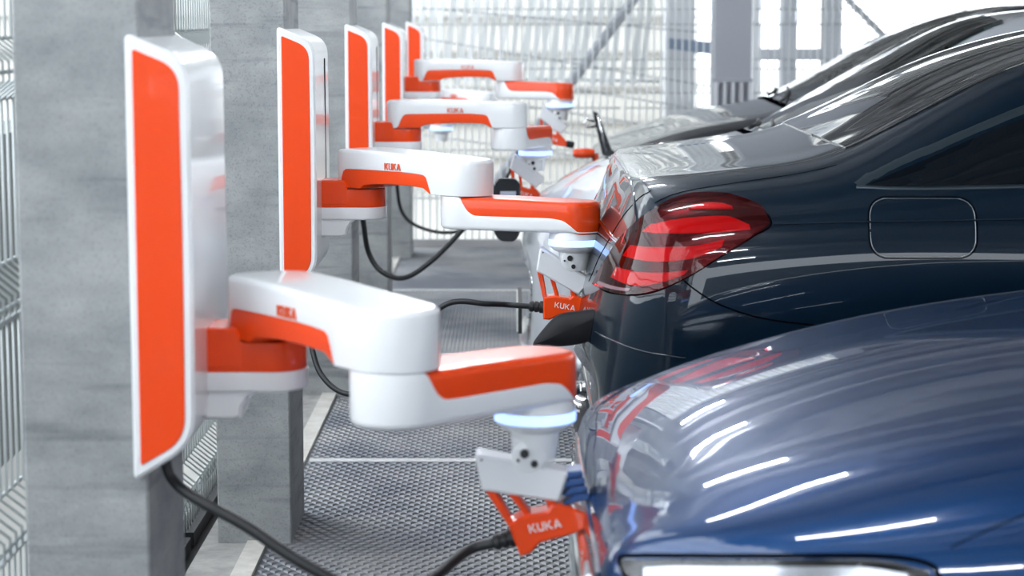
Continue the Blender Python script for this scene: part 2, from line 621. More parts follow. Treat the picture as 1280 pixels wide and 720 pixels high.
o = G().add([(cx(832, 15.2), 15.15, 1.28), (cx(892, 15.2), 15.15, 1.235), (cx(892, 15.2), 15.15, 1.325), (cx(832, 15.2), 15.15, 1.353),
             (cx(832, 15.2), 15.25, 1.28), (cx(892, 15.2), 15.25, 1.235), (cx(892, 15.2), 15.25, 1.325), (cx(832, 15.2), 15.25, 1.353)],
            [(0, 1, 2, 3), (4, 7, 6, 5), (0, 4, 5, 1), (1, 5, 6, 2), (2, 6, 7, 3), (3, 7, 4, 0)]).obj('guard_beam', 'steelblue')
tag(o, 'sloping grey-blue steel beam left of the broad grey column', 'beam')
o = G().box(cx(938, 19.5), cx(1050, 19.5), 19.4, 19.5, 1.12, 1.22).obj('guard_beam', 'colgrey')
tag(o, 'level steel guard beam crossing behind the slim grey columns', 'beam')

t = empty('cream_building', (-4, 26, -0.6), 'cream rendered building beyond the far wire fence', 'building')
G().box(-14, cx(868, 26), 26, 34, -0.6, 9).obj('wall', 'cream', t)
for k in range(6):
    z = -0.2 + k * 0.42
    G().box(-14, cx(868, 26) + 0.05, 25.95, 26.0, z, z + 0.035).obj('ledge', 'channel', t)

# ceiling tubes
for i, (x, y) in enumerate([(x, y) for y in (-2.25, 0.2, 2.65, 5.1, 7.55, 10.0, 12.4) for x in (-0.15, 4.2)]):
    hl_ = 0.32 if x < 1 else 0.62
    t = empty('tube_lamp', (x, y, 2.70), ('short' if x < 1 else 'long') + ' white tube lamp under the ceiling, row ' + ['behind the camera', 'above the camera', 'before the nearest pillar', 'before the second pillar', 'before the third pillar', 'before the fourth pillar', 'before the farthest pillar'][i // 2], 'lamp', 'ceiling tube lamps')
    G().box(x - hl_ - .02, x + hl_ + .02, y - 0.012, y + 0.012, 2.735, 2.80).obj('housing', 'colpale', t)
    G().tube([(x - hl_, y, 2.70), (x + hl_, y, 2.70)], 0.018, 10).obj('tube', 'tube', t, True)
    for s in (-1, 1):
        G().tube([(x + s * .25, y, 2.80), (x + s * .25, y, 2.945)], 0.006, 6).obj('hanger', 'steel', t)

# ------------------------------------------------------------------ charging robots
def ramp(a, pts):
    return interp([p[0] for p in pts], [p[1] for p in pts], a)


def stadium(p0, p1, r0, r1, ztop, zbot, ft=0.012, fb=0.008, z0=0.0, nstr=44, narc=12, ins=0.0):
    """solid over a tapered stadium outline; ztop / zbot are functions of the distance along the axis"""
    p0 = Vector(p0); p1 = Vector(p1)
    ax = (p1 - p0); L = ax.length; ax.normalize()
    nv = Vector((-ax.y, ax.x))
    r0 -= ins; r1 -= ins
    P = []
    for k in range(narc + 1):
        w = PI - (PI / 2) * k / narc
        P.append((0.0, math.cos(w), math.sin(w), r0))
    for k in range(1, nstr):
        t = k / nstr
        P.append((L * t, 0.0, 1.0, r0 + (r1 - r0) * t))
    for k in range(narc + 1):
        w = PI / 2 - (PI / 2) * k / narc
        P.append((L, math.cos(w), math.sin(w), r1))
    K = len(P)
    out = P + [(b, c, -s, r) for (b, c, s, r) in P[K - 2:0:-1]]
    N = len(out)
    rings = []
    st = 5

    def dr(e, f):
        return f - math.sqrt(max(0, f * f - (f - min(e, f)) ** 2)) if f > 0 else 0
    es_b = [0.9] + [None] * 0
    lst = [('b', -0.9), ('b', -0.45)] + [('b', fb * (1 - math.sin(PI / 2 * k / st))) for k in range(st + 1)]
    lst += [('t', ft * (1 - math.cos(PI / 2 * k / st))) for k in range(st + 1)] + [('t', -0.45), ('t', -0.9)]
    V = []
    for side, e in lst:
        for (b, c, s, r) in out:
            ee = r * -e if e < 0 else min(e, r * 0.45)
            rr = r - ee
            a = b + c * rr; v = s * rr
            f = fb if side == 'b' else ft
            zt, zb = ztop(a), zbot(a)
            f = min(f, max(0.0, (zt - zb) * 0.45))
            d = dr(ee, f)
            z = (zb + d) if side == 'b' else (zt - d)
            q = p0 + ax * a + nv * v
            V.append(Vector((q.x, q.y, z0 + z)))
    F = []
    for k in range(len(lst) - 1):
        for j in range(N):
            F.append((k * N + j, k * N + (j + 1) % N, (k + 1) * N + (j + 1) % N, (k + 1) * N + j))
    for k in (0, len(lst) - 1):
        o = k * N
        for i in range(K - 1):
            a, b = i, i + 1
            a2, b2 = (N - i) % N, (N - i - 1) % N
            f = [o + a, o + b, o + b2, o + a2]
            f2 = []
            for q in f:
                if q not in f2: f2.append(q)
            F.append(tuple(f2) if k else tuple(f2[::-1]))
    return G().add(V, F)


LET = {'K': [[(0, 0), (.14, 0), (.14, 1), (0, 1)], [(.14, .45), (.60, 1), (.79, 1), (.27, .38)], [(.23, .55), (.33, .66), (.84, 0), (.65, 0)]],
       'U': [[(0, .2), (.14, .2), (.14, 1), (0, 1)], [(.62, .2), (.76, .2), (.76, 1), (.62, 1)], [(0, .2), (.12, 0), (.64, 0), (.76, .2), (.62, .2), (.54, .14), (.22, .14), (.14, .2)]],
       'A': [[(0, 0), (.16, 0), (.51, 1), (.37, 1)], [(.72, 0), (.88, 0), (.51, 1), (.37, 1)], [(.2, .2), (.68, .2), (.64, .32), (.24, .32)]]}
ADV = {'K': 1.02, 'U': .95, 'A': .88}


def logo(o, ux, uz, h, width, name, m, parent, thick=0.0012):
    """the letters KUKA, lower left at o, along ux and uz; thickness towards the viewer"""
    ux = Vector(ux).normalized(); uz = Vector(uz).normalized()
    nn = ux.cross(uz).normalized()
    tot = 1.02 + .95 + 1.02 + .88
    g = G(); x = 0
    for ch in 'KUKA':
        for q in LET[ch]:
            V = []
            for d in (-0.002, thick):
                V += [Vector(o) + ux * ((x + p[0]) * width / tot) + uz * (p[1] * h) + nn * d for p in q]
            n = len(q)
            g.add(V, [tuple(range(n)), tuple(range(n, 2 * n))] + [(i, (i + 1) % n, n + (i + 1) % n, n + i) for i in range(n)])
        x += ADV[ch]
    return g.obj(name, m, parent)


SHX = -0.425


def robot(n, zs, el, wr, tilt, label, yaw=0.0, tool=True, bellows=False, drop=.124):
    yf = PY0 + SP * n
    yc = yf + PTH / 2
    t = empty('charging_robot', (PX1, yc, 0.0), label, 'robot', 'charging robots on the pillars')
    # housing on the pillar side
    prof = round_poly([(-0.653, 0.72), (-0.548, 0.785), (-0.546, 1.08), (-0.548, 1.43), (-0.653, 1.475)], [.016, .05, .3, .04, .016], 7)
    if n == 0: prof = [(a + .014, b) for a, b in prof]
    h = G().prism(prof, yf - 0.022, yf + PTH + 0.022, 0.006).obj('housing', 'white', t, auto=0.5)
    pan = round_poly([(-0.640, 0.748), (-0.564, 0.792), (-0.562, 1.08), (-0.564, 1.416), (-0.640, 1.448)], [.006, .045, .2, .035, .006], 7)
    if n == 0: pan = [(a + .014, b) for a, b in pan]
    for ya, yb in ((yf - 0.0245, yf - 0.012), (yf + PTH + 0.012, yf + PTH + 0.0245)):
        G().prism(pan, ya, yb, 0.0015).obj('side_panel', 'orange', h, auto=0.5)
    for s in (1,):
        G().box(-0.556, -0.5455, yc + s * 0.09 - 0.006, yc + s * 0.09 + 0.006, 0.86, 1.38).obj('slide_slot', 'gap', h)
    # bracket
    br = stadium((-0.53, yc), (SHX, yc), 0.060, 0.060, lambda a: -0.003, lambda a: -0.056, .003, .002, zs).obj('bracket', 'orange', t, auto=0.7)
    g = G().prism(round_poly([(-0.56, zs - .05), (-0.472, zs - .05), (-0.472, zs + .004), (-0.482, zs + .022), (-0.56, zs + .022)], [0, 0, .004, .006, 0]), yc - .061, yc + .061, 0.004)
    g.obj('bracket_block', 'orange', br, auto=0.5)
    w = stadium((-0.53, yc), (SHX, yc), 0.062, 0.062, lambda a: -0.056, lambda a: -0.092, .002, .006, zs).obj('bracket_base', 'white', t, auto=0.7)
    gus = [(-0.555, zs - .06), (-0.43, zs - .06), (-0.432, zs - .085), (-0.447, zs - .090), (-0.463, zs - .102), (-0.473, zs - .118), (-0.477, zs - .138), (-0.49, zs - .142), (-0.555, zs - .142)]
    G().prism(gus, yc - .056, yc + .056, 0.006).obj('gusset', 'white', w, auto=0.5)
    # upper arm
    sh = (SHX, yc)
    L1 = (Vector(el) - Vector(sh)).length
    wb = [(-.2, 0), (-.036, 0), (-.029, .008), (-.013, .046), (.004, .055), (L1 * .5, .057), (L1 - .100, .053), (L1 - .080, .040), (L1 - .069, 0.0), (L1 + .2, 0)]
    ob = [(-.2, .001), (.055, .001), (.075, .012), (L1 * .5, .020), (L1 - .105, .017), (L1 - .088, .010), (L1 - .076, 0.002), (L1 - .05, .002), (L1 + .2, .01)]
    tp = [(-.2, .098), (-.03, .110), (.05, .112), (L1 - .1, .104), (L1 + .2, .094)]
    up = stadium(sh, el, 0.078, 0.074, lambda a: ramp(a, tp), lambda a: ramp(a, wb), .011, .002, zs).obj('upper_arm', 'white', t, auto=0.9)
    stadium(sh, el, 0.078, 0.074, lambda a: .075, lambda a: ramp(a, ob), .004, .003, zs, ins=0.002).obj('arm_inlay', 'orange', up, auto=0.7)
    ax = (Vector(el) - Vector(sh)).normalized()
    sd = Vector((ax.y, -ax.x))
    a0 = 0.166
    o = Vector(sh) + ax * a0 + sd * 0.0785
    logo((o.x, o.y, zs + .061), (ax.x, ax.y, 0), (0, 0, 1), 0.019, 0.064, 'arm_lettering', 'logo_o', up)
    # forearm
    L2 = (Vector(wr) - Vector(el)).length
    B = -.092
    wt = [(-.2, -.001), (.002, -.001), (.014, -.018), (.030, -.040), (.050, -.050), (.09, -.051), (L2 - .06, -.051), (L2 - .015, -.056), (L2 + .012, -.072), (L2 + .032, B + .004), (L2 + .2, B + .001)]
    fo = stadium(el, wr, 0.073, 0.072, lambda a: ramp(a, wt), lambda a: B, .003, .012, zs).obj('forearm', 'white', t, auto=0.7)
    stadium(el, wr, 0.073, 0.072, lambda a: ramp(a, [(-.2, -.003), (.05, -.003), (L2 + .1, -.010)]), lambda a: ramp(a, [(-.2, B + .01), (L2 - .02, B + .01), (L2 + .04, B - .004), (L2 + .2, B - .004)]), .014, .005, zs, ins=0.001).obj('forearm_cap', 'orange', fo, auto=0.7)
    # wrist
    wx, wy = wr
    zr = zs - .112
    wd = G().lathe([(.02, zs - .080), (.064, zs - .086), (.068, zs - .100), (.0695, zr)], (wx, wy, 0), n=40).obj('wrist_disc', 'white', t, auto=0.7)
    G().lathe([(.06, zr), (.0705, zr - .001), (.0705, zr - .017), (.06, zr - .018)], (wx, wy, 0), n=40).obj('light_ring', 'ring', wd, auto=0.7)
    G().lathe([(.068, zr - .0175), (.066, zr - .022), (.056, zr - .031), (.043, zr - .036), (.040, zr - .062), (.036, zr - .085)], (wx, wy, 0), n=40).obj('wrist_neck', 'white', wd, auto=0.7)
    if not tool:
        return t
    # tool, pitched about the wrist joint
    ref = Vector((wx, wy, zs - drop))
    piv = Vector((-.005, 0, -.055))
    Mx = Matrix.Translation(ref) @ Matrix.Rotation(yaw, 4, 'Z') @ Matrix.Translation(piv) @ Matrix.Rotation(-math.radians(tilt), 4, 'Y') @ Matrix.Translation(-piv)
    ty = 0.034
    tb = G().prism(round_poly([(-.097, -.014), (.048, -.094), (.018, -.138), (-.103, -.080)], [.012, .006, .004, .004]), -ty, ty, 0.004).xform(Mx).obj('tool_body', 'toolwhite', t, auto=0.5)
    G().lathe([(.024, -.037), (.030, -.034), (.030, .034), (.024, .037)], (-.008, 0, -.045), 'y', 28).xform(Mx).obj('wrist_joint', 'white', t, auto=0.6)
    for (a, b, r) in ((-.014, -.038, .0075), (-.003, -.060, .006), (-.028, -.046, .0025), (-.088, -.028, .002)):
        G().lathe([(r, -.0445 if a > -.05 else -.036), (r, -.030)], (a, 0, b), 'y', 16).xform(Mx).obj('screw_hole', 'black', tb)
    gr = G()
    gr.prism([(-.078, -.152), (-.058, -.146), (-.040, -.145), (-.007, -.149), (.004, -.140), (.018, -.142), (.040, -.158), (.060, -.176), (.060, -.196), (.030, -.200), (-.035, -.199), (-.056, -.212), (-.074, -.212)], -.030, .030, 0.004)
    gr = gr.xform(Mx).obj('gripper', 'orange', t, auto=0.5)
    for q in ([(-.101, -.078), (-.084, -.084), (-.066, -.158), (-.078, -.158)], [(-.071, -.080), (-.055, -.090), (-.033, -.152), (-.044, -.152)],
              [(-.006, -.124), (.008, -.122), (.014, -.150), (-.002, -.152)]):
        G().prism(q, -.022, .022, 0.003).xform(Mx).obj('strut', 'orange', gr)
    R = Mx.to_3x3()
    logo(Mx @ Vector((-.046, -.0305, -.176)), R @ Vector((1, 0, -.10)), R @ Vector((.05, 0, 1)), 0.0145, 0.056, 'gripper_lettering', 'logo_w', gr)
    pl = G().lathe([(.008, -.116), (.0145, -.112), (.0150, -.104), (.013, -.102), (.013, -.100), (.0155, -.098), (.0155, -.091), (.0135, -.089), (.0135, -.087), (.017, -.085), (.017, -.070)], (0, 0, -.182), 'x', 20).xform(Mx).obj('plug_boot', 'black', t, auto=0.5)
    G().lathe([(.018, .056), (.018, .085), (.015, .098)], (0, 0, -.184), 'x', 20).xform(Mx).obj('plug_tip', 'black', t, auto=0.5)
    if bellows:
        for k in range(4):
            q = [(.046 + .000 * k, -.092 - .014 * k), (.072, -.098 - .014 * k), (.070, -.109 - .014 * k), (.034 - .004 * k, -.104 - .014 * k)]
            G().prism(q, -.03, .03, 0.003).xform(Mx).obj('bellows_rib', 'rubberblue', tb)
    return t, Mx @ Vector((-.112, 0, -.182)), (R @ Vector((-1, 0, 0))), Vector((-0.60, yf + 0.05, 0.765))


def cable(name, pts, r, label):
    o = G().tube(catmull(pts, 10), r, 10).obj(name, 'black', None, True)
    return tag(o, label, 'cable', 'black charging cables')


R1, b1, d1, h1 = robot(0, .938, (-.190, 3.45), (.040, 3.68), 17, 'nearest and largest white and orange charging robot, out of focus in front', 0.0, True, True, .140)
R2, b2, d2, h2 = robot(1, 1.012, (-.125, 5.96), (.170, 5.86), -4, 'second charging robot, plugged into the rear of the dark saloon')
R3, b3, d3, h3 = robot(2, 1.060, (-.013, 8.70), (.097, 8.98), -11, 'third charging robot, plugged into the white car, mostly above the second')
R4, b4, d4, h4 = robot(3, 1.175, (-.013, 11.15), (.245, 11.02), -11, 'fourth charging robot, uppermost in the picture, serving the black car')
robot(4, .945, (-.16, 13.27), (-.43, 13.16), 0, 'farthest charging robot, folded up on the last pillar', tool=False)

cable('charging_cable', [h1, h1 + Vector((.012, 0, -.05)), (-.545, 3.62, .685), (-.455, 3.60, .640), (-.37, 3.58, .588), (-.283, 3.57, .545), (-.20, 3.57, .525), (-.142, 3.59, .545), b1 + d1 * .05, b1], .0095,
      'thick black cable from the nearest robot, sagging out of the bottom of the picture')
cable('charging_cable', [h2, h2 + Vector((.01, 0, -.08)), (-.54, 6.02, .50), (-.42, 5.95, .46), (-.26, 5.85, .65), (-.17, 5.82, .728), (-.07, 5.82, .726), b2 + d2 * .07, b2 + d2 * .03, b2], .0080,
      'black cable of the second robot, running left from its plug')
cable('charging_cable', [h3, h3 + Vector((.01, 0, -.08)), (-.575, 8.62, .56), (-.52, 8.6, .485), (-.43, 8.6, .462), (-.32, 8.62, .53), (-.20, 8.65, .65), (-.08, 8.8, .79), b3 + d3 * .06, b3], .0105,
      'thick black cable of the third robot, hanging in a loop under the second arm')
cable('charging_cable', [h4, h4 + Vector((.01, 0, -.08)), (-.57, 11.05, .52), (-.50, 11.05, .44), (-.36, 11.05, .40), (-.24, 11.1, .42), (-.1, 11.1, .55), (.02, 11.05, .78), b4 + d4 * .06, b4], .0090,
      'thinner black cable of the fourth robot, hanging in a loop farther back')

# ------------------------------------------------------------------ cars
SM = [(-1, .06), (-.66, .14), (-.33, .19), (0, .22), (.33, .19), (.66, .14), (1, .06)]


class Car:
    """a car standing along X, its visible end at the smaller X; built as one lofted shell"""
    def __init__(s, name, label, yc, table, bow, pt, wheels, bp=2.6, group='parked cars'):
        s.yc = yc
        s.tab = table
        xs = [r[0] for r in table]
        s.x0, s.x1 = xs[0], xs[-1]
        s.root = empty(name, ((s.x0 + s.x1) / 2, yc, 0), label, 'car', group)
        s.pt = pt
        # stations, denser at the ends
        st = []
        for a, b in zip(xs[:-1], xs[1:]):
            k = max(2, int(math.ceil((b - a) / 0.045)))
            k = min(k, 12)
            st += [a + (b - a) * j / k for j in range(k)]
        st.append(xs[-1])
        st = [x for i, x in enumerate(st) if i == 0 or x - st[i - 1] > .002]
        cols = list(zip(*table))
        V = []; F = []
        half = None
        SUB = 9
        for x in st:
            hh = min(.11, max(0, (x - s.x0 - .14) * .5), max(0, (s.x1 - x - .10) * .5))
            zt, we, ze, ws, zs, wm, zm, wb, zb = [sum(wq * interp(xs, cols[i], x + q * hh) for q, wq in SM) for i in range(1, 10)]
            P = [(0, zt), (we * .55, zt - (zt - ze) * .26), (we, ze), (ws, zs), (wm, zm), (wb, zb + .10), (wb - .07, zb), (0, zb)]
            c = catmull([(-P[1][0], P[1][1])] + P, SUB)[SUB:]
            # keep the centre flat and the sill corner tight
            c = [(max(0, q.x), q.y) for q in c]
            half = len(c)
            ring = [(-q[0], q[1]) for q in c[::-1]][:-1] + c       # near side first ... far side
            for (yy, z) in ring:
                f = max(0, 1 - (x - s.x0) / 0.9) ** 2
                f2 = max(0, 1 - (s.x1 - x) / 0.9) ** 2
                bw = (min(1.05, abs(yy) / 0.93)) ** bp
                V.append((x + bow * bw * f - 0.12 * bw * f2, yc + yy, z))
        N = len(V) // len(st)
        for i in range(len(st) - 1):
            for j in range(N - 1):
                F.append((i * N + j, i * N + j + 1, (i + 1) * N + j + 1, (i + 1) * N + j))
        # end caps: strips between near and far sides
        for i in (0, len(st) - 1):
            for j in range((N - 1) // 2 - 0):
                a, b = i * N + j, i * N + j + 1
                c, d = i * N + N - 1 - j - 1, i * N + N - 1 - j
                q = []
                for k in (a, b, c, d):
                    if k not in q: q.append(k)
                if len(q) > 2: F.append(tuple(q))
        s.V = [Vector(v) for v in V]; s.F = F
        s.bvh = BVHTree.FromPolygons(s.V, F)
        s.holes = []
        s.wheels = wheels

    def hit(s, p, mode):
        if mode == 'side': o, d = Vector((p[0], s.yc - 2, p[1])), Vector((0, 1, 0))
        elif mode == 'far': o, d = Vector((p[0], s.yc + 2, p[1])), Vector((0, -1, 0))
        elif mode == 'top': o, d = Vector((p[0], p[1], 3)), Vector((0, 0, -1))
        elif mode == 'end': o, d = Vector((s.x0 - 2, p[0], p[1])), Vector((1, 0, 0))
        elif mode == 'back': o, d = Vector((s.x1 + 2, p[0], p[1])), Vector((-1, 0, 0))
        h = s.bvh.ray_cast(o, d)
        if h[0] is None: return None
        n = h[1]
        if n.dot(d) > 0: n = -n
        return h[0], n

    def patch(s, name, lo, hi, mode, m, off=0.003, nu=28, nv=8, parent=None, skirt=0.012, curve=True):
        """a thin shaped plate lying on the shell between two curves"""
        A = resample(catmull(lo, 8) if curve else [Vector(p) for p in lo], nu)
        B = resample(catmull(hi, 8) if curve else [Vector(p) for p in hi], nu)
        V = []; ok = []
        last = None
        Nn = []
        for i in range(nu):
            for j in range(nv):
                t = j / (nv - 1)
                p = A[i] * (1 - t) + B[i] * t
                h = s.hit(p, mode)
                if h is None:
                    h = last if last else (Vector((p[0], s.yc, p[1])), Vector((0, -1, 0)))
                last = h
                V.append(h[0] + h[1] * off); Nn.append(h[1])
        F = [(i * nv + j, (i + 1) * nv + j, (i + 1) * nv + j + 1, i * nv + j + 1) for i in range(nu - 1) for j in range(nv - 1)]
        bd = [i * nv for i in range(nu)] + [(nu - 1) * nv + j for j in range(1, nv)] + [i * nv + nv - 1 for i in range(nu - 2, -1, -1)] + [j for j in range(nv - 2, 0, -1)]
        n0 = len(V)
        for k in bd: V.append(V[k] - Nn[k] * skirt)
        L = len(bd)
        for k in range(L):
            F.append((bd[k], bd[(k + 1) % L], n0 + (k + 1) % L, n0 + k))
        return mk(name, V, F, m, parent or s.root, auto=0.9)

    def line(s, name, pts, mode, w=0.004, m='gap', off=0.0008, closed=False, parent=None, sub=10):
        """a narrow strip following the shell: shut lines and mouldings"""
        P = catmull(pts, sub, closed)
        H = [s.hit(p, mode) for p in P]
        H = [h for h in H if h]
        n = len(H)
        V = []; F = []
        for i in range(n):
            a = H[(i + 1) % n][0] if closed or i < n - 1 else H[i][0]
            b = H[i - 1][0] if closed or i > 0 else H[i][0]
            t = (a - b).normalized()
            x = t.cross(H[i][1]).normalized()
            p = H[i][0]
            V += [p - x * w / 2 - H[i][1] * .002, p - x * w / 4 + H[i][1] * off, p + x * w / 4 + H[i][1] * off, p + x * w / 2 - H[i][1] * .002]
        for i in range(n if closed else n - 1):
            k = (i + 1) % n
            for j in range(3):
                F.append((i * 4 + j, k * 4 + j, k * 4 + j + 1, i * 4 + j + 1))
        return mk(name, V, F, m, parent or s.root, True)

    def build_body(s, cut=None):
        cx = [w for w in s.wheels]
        keep = []
        for f in s.F:
            c = sum((s.V[i] for i in f), Vector()) / len(f)
            gone = False
            for (wx, wz, r) in cx:
                if abs(c.y - s.yc) > 0.55 and (c.x - wx) ** 2 + (c.z - wz) ** 2 < (r + .035) ** 2 and c.z < wz + r + .03: gone = True
            if cut and cut(c): gone = True
            if not gone: keep.append(f)
        kept = set(i for f in keep for i in f)
        gonev = set()
        ks = set(keep)
        for f in s.F:
            if f not in ks: gonev.update(f)
        BV = [v.copy() for v in s.V]
        for i in gonev & kept:
            v = BV[i]
            for (wx, wz, r) in cx:
                d = Vector((v.x - wx, v.z - wz))
                if abs(v.y - s.yc) > 0.5 and abs(d.length - r - .035) < .09 and v.z > .19 and d.length > 1e-4:
                    d = d.normalized() * (r + .04)
                    BV[i] = Vector((wx + d.x, v.y, wz + d.y))
        o = mk('body', BV, keep, s.pt, s.root, True)
        for (wx, wz, r) in cx:
            for sd in (-1, 1):
                s.wheel(wx, s.yc + sd * 0.80, wz, r, sd)
                y = s.yc + sd * 0.70
                g = G()
                k = 20
                V = []
                for j in range(k + 1):
                    w = -0.25 + (PI + .5) * j / k
                    for yy, rr in ((s.yc + sd * .50, r + .05), (s.yc + sd * .90, r + .05)):
                        V.append((wx + math.cos(w) * rr, yy, wz + math.sin(w) * rr))
                g.add(V, [(2 * j, 2 * j + 1, 2 * j + 3, 2 * j + 2) for j in range(k)])
                g.obj('wheel_arch_liner', 'black', s.root, True)
        return o

    def wheel(s, x, y, z, r, sd):
        t = G().lathe([(r * .64, -.09), (r * .68, -.11), (r * .9, -.112), (r, -.09), (r, .09), (r * .9, .112), (r * .68, .11), (r * .64, .09)], (x, y, z), 'y', 40, False).obj('wheel', 'tyre', s.root, auto=0.6)
        G().lathe([(r * .67, -.10), (r * .61, -.09), (r * .58, 0), (r * .61, .09), (r * .67, .10)], (x, y, z), 'y', 40, False).obj('rim', 'steel', t, auto=0.6)
        G().lathe([(.03, -.03), (r * .5, -.01), (r * .5, .01), (.03, .03)], (x, y, z), 'y', 32).obj('brake_disc', 'beam', t, auto=0.6)
        for k in range(5):
            w = 2 * PI * k / 5 + .3
            a = Vector((math.cos(w), 0, math.sin(w)))
            b = Vector((-math.sin(w), 0, math.cos(w)))
            c = Vector((x, y + sd * .07, z))
            V = []
            for yy in (0, sd * .03):
                V += [c + a * .02 - b * .028 + Vector((0, yy, 0)), c + a * .02 + b * .028 + Vector((0, yy, 0)), c + a * r * .63 + b * .018 + Vector((0, yy, 0)), c + a * r * .63 - b * .018 + Vector((0, yy, 0))]
            G().add(V, [(0, 1, 2, 3), (4, 7, 6, 5), (0, 4, 5, 1), (1, 5, 6, 2), (2, 6, 7, 3), (3, 7, 4, 0)]).obj('spoke', 'steel', t)

    def mirror(s, x, z):
        for sd in (-1, 1):
            y = s.yc + sd * 0.99
            o = G().lathe([(.01, -.11), (.06, -.10), (.085, -.04), (.085, .05), (.06, .10), (.01, .11)], (x, y, z), 'y', 20)
            o.V = [Vector((x + (v.x - x) * .9, v.y, z + (v.z - z) * .8)) for v in o.V]
            o = o.obj('door_mirror', s.pt, s.root, True)
            G().tube([(x, s.yc + sd * .84, z - .06), (x, y, z - .02)], .02, 8).obj('mirror_stem', 'black', o, True)


def resample(P, n):
    P = [Vector(p) for p in P]
    d = [0]
    for a, b in zip(P[:-1], P[1:]): d.append(d[-1] + (b - a).length)
    out = []
    j = 0
    for i in range(n):
        t = d[-1] * i / (n - 1)
        while j < len(P) - 2 and d[j + 1] < t: j += 1
        w = (t - d[j]) / max(1e-9, d[j + 1] - d[j])
        out.append(P[j] * (1 - w) + P[j + 1] * w)
    return out


# ---- the blue car, nose towards the robots
T1 = [(.120, .60, .42, .595, .55, .585, .58, .50, .56, .30),
      (.128, .66, .46, .650, .585, .635, .61, .50, .59, .25),
      (.15, .712, .49, .700, .615, .680, .64, .52, .62, .22),
      (.20, .752, .53, .735, .655, .706, .685, .54, .66, .20),
      (.30, .803, .58, .776, .715, .722, .745, .55, .72, .19),
      (.45, .851, .63, .818, .775, .735, .805, .56, .78, .18),
      (.60, .890, .67, .851, .818, .746, .850, .58, .82, .18),
      (.80, .930, .70, .888, .848, .775, .882, .61, .85, .18),
      (1.05, .965, .72, .922, .868, .82, .905, .64, .865, .18),
      (1.30, .995, .72, .950, .868, .865, .905, .68, .865, .18),
      (1.55, 1.03, .70, .985, .868, .91, .905, .70, .87, .18),
      (2.0, 1.23, .63, 1.17, .868, .935, .905, .70, .87, .18),
      (2.5, 1.415, .57, 1.36, .868, .945, .905, .70, .87, .18),
      (2.85, 1.455, .56, 1.40, .868, .95, .905, .70, .87, .18),
      (3.4, 1.445, .56, 1.39, .868, .96, .905, .70, .87, .18),
      (3.9, 1.33, .57, 1.28, .868, .97, .905, .70, .87, .19),
      (4.35, 1.12, .64, 1.09, .86, .98, .90, .70, .86, .20),
      (4.62, 1.07, .66, 1.05, .83, .96, .875, .68, .84, .22),
      (4.76, .98, .64, .96, .78, .88, .82, .62, .79, .25),
      (4.80, .70, .55, .69, .70, .62, .72, .52, .70, .32)]
k1 = Car('blue_car', 'metallic blue car in the foreground, bonnet and one headlamp in view', 3.80, T1, .04, 'blue', [(.90, .33, .33), (3.75, .33, .33)], 4.0)
k1.build_body()
k1.patch('windscreen', [(1.62, 3.22), (1.60, 3.8), (1.62, 4.38)], [(2.40, 3.34), (2.44, 3.8), (2.40, 4.26)], 'top', 'glassdark')
k1.patch('rear_window', [(3.52, 3.36), (3.48, 3.8), (3.52, 4.24)], [(4.28, 3.26), (4.30, 3.8), (4.28, 4.34)], 'top', 'glassdark')
for md in ('side', 'far'):
    k1.patch('side_window', [(1.9, 1.0), (2.9, 1.02), (3.75, 1.06)], [(1.98, 1.06), (2.75, 1.33), (3.65, 1.14)], md, 'privacy')
k1.mirror(1.95, 1.02)
for sd, md in ((-1, 'side'), (1, 'far')):
    hl = k1.patch('headlamp', [(.172, .670), (.21, .600), (.36, .575), (.52, .615), (.590, .690)], [(.172, .690), (.26, .706), (.40, .722), (.52, .732), (.588, .724)], md, 'blackgloss', .004, 36, 10)
    k1.patch('reflector', [(.200, .664), (.26, .676), (.38, .690), (.50, .702), (.560, .705)], [(.200, .685), (.26, .697), (.40, .713), (.50, .721), (.560, .717)], md, 'reflector', .007, 30, 5, hl)
    k1.patch('lamp_insert', [(.30, .620), (.38, .612), (.48, .640)], [(.28, .672), (.38, .680), (.50, .688)], md, 'reflector', .006, 18, 6, hl)
    k1.patch('lamp_cover', [(.174, .670), (.21, .602), (.36, .578), (.52, .617), (.588, .690)], [(.174, .688), (.26, .704), (.40, .720), (.52, .730), (.586, .722)], md, 'lens', .014, 36, 10, hl)
    k1.line('headlamp_edge', [(.166, .672), (.170, .694), (.26, .712), (.40, .728), (.52, .738), (.585, .734), (.602, .716), (.598, .690)], md, .009, 'gap', .003)
# grille with chrome surround
gl = k1.patch('grille', [(3.42, .42), (3.8, .40), (4.18, .42)], [(3.36, .585), (3.8, .60), (4.24, .585)], 'end', 'blackgloss', .004, 24, 6)
k1.line('grille_surround', [(3.36, .59), (3.8, .605), (4.24, .59), (4.20, .42), (3.8, .395), (3.40, .42)], 'end', .022, 'chrome', .010, True, gl)
for z in (.455, .50, .545):
    k1.line('grille_bar', [(3.42, z), (3.8, z + .005), (4.18, z)], 'end', .016, 'chrome', .016, False, gl)
# open charging flap in the nose
k1.line('bonnet_edge', [(3.24, .650), (3.4, .660), (3.8, .668), (4.2, .660), (4.36, .650)], 'end', .010, 'chrome', .004)
for sd in (-1, 1):
    k1.line('bonnet_gap', [(.62, 3.8 + sd * .815), (.85, 3.8 + sd * .80), (1.2, 3.8 + sd * .775), (1.55, 3.8 + sd * .76)], 'top', .004)

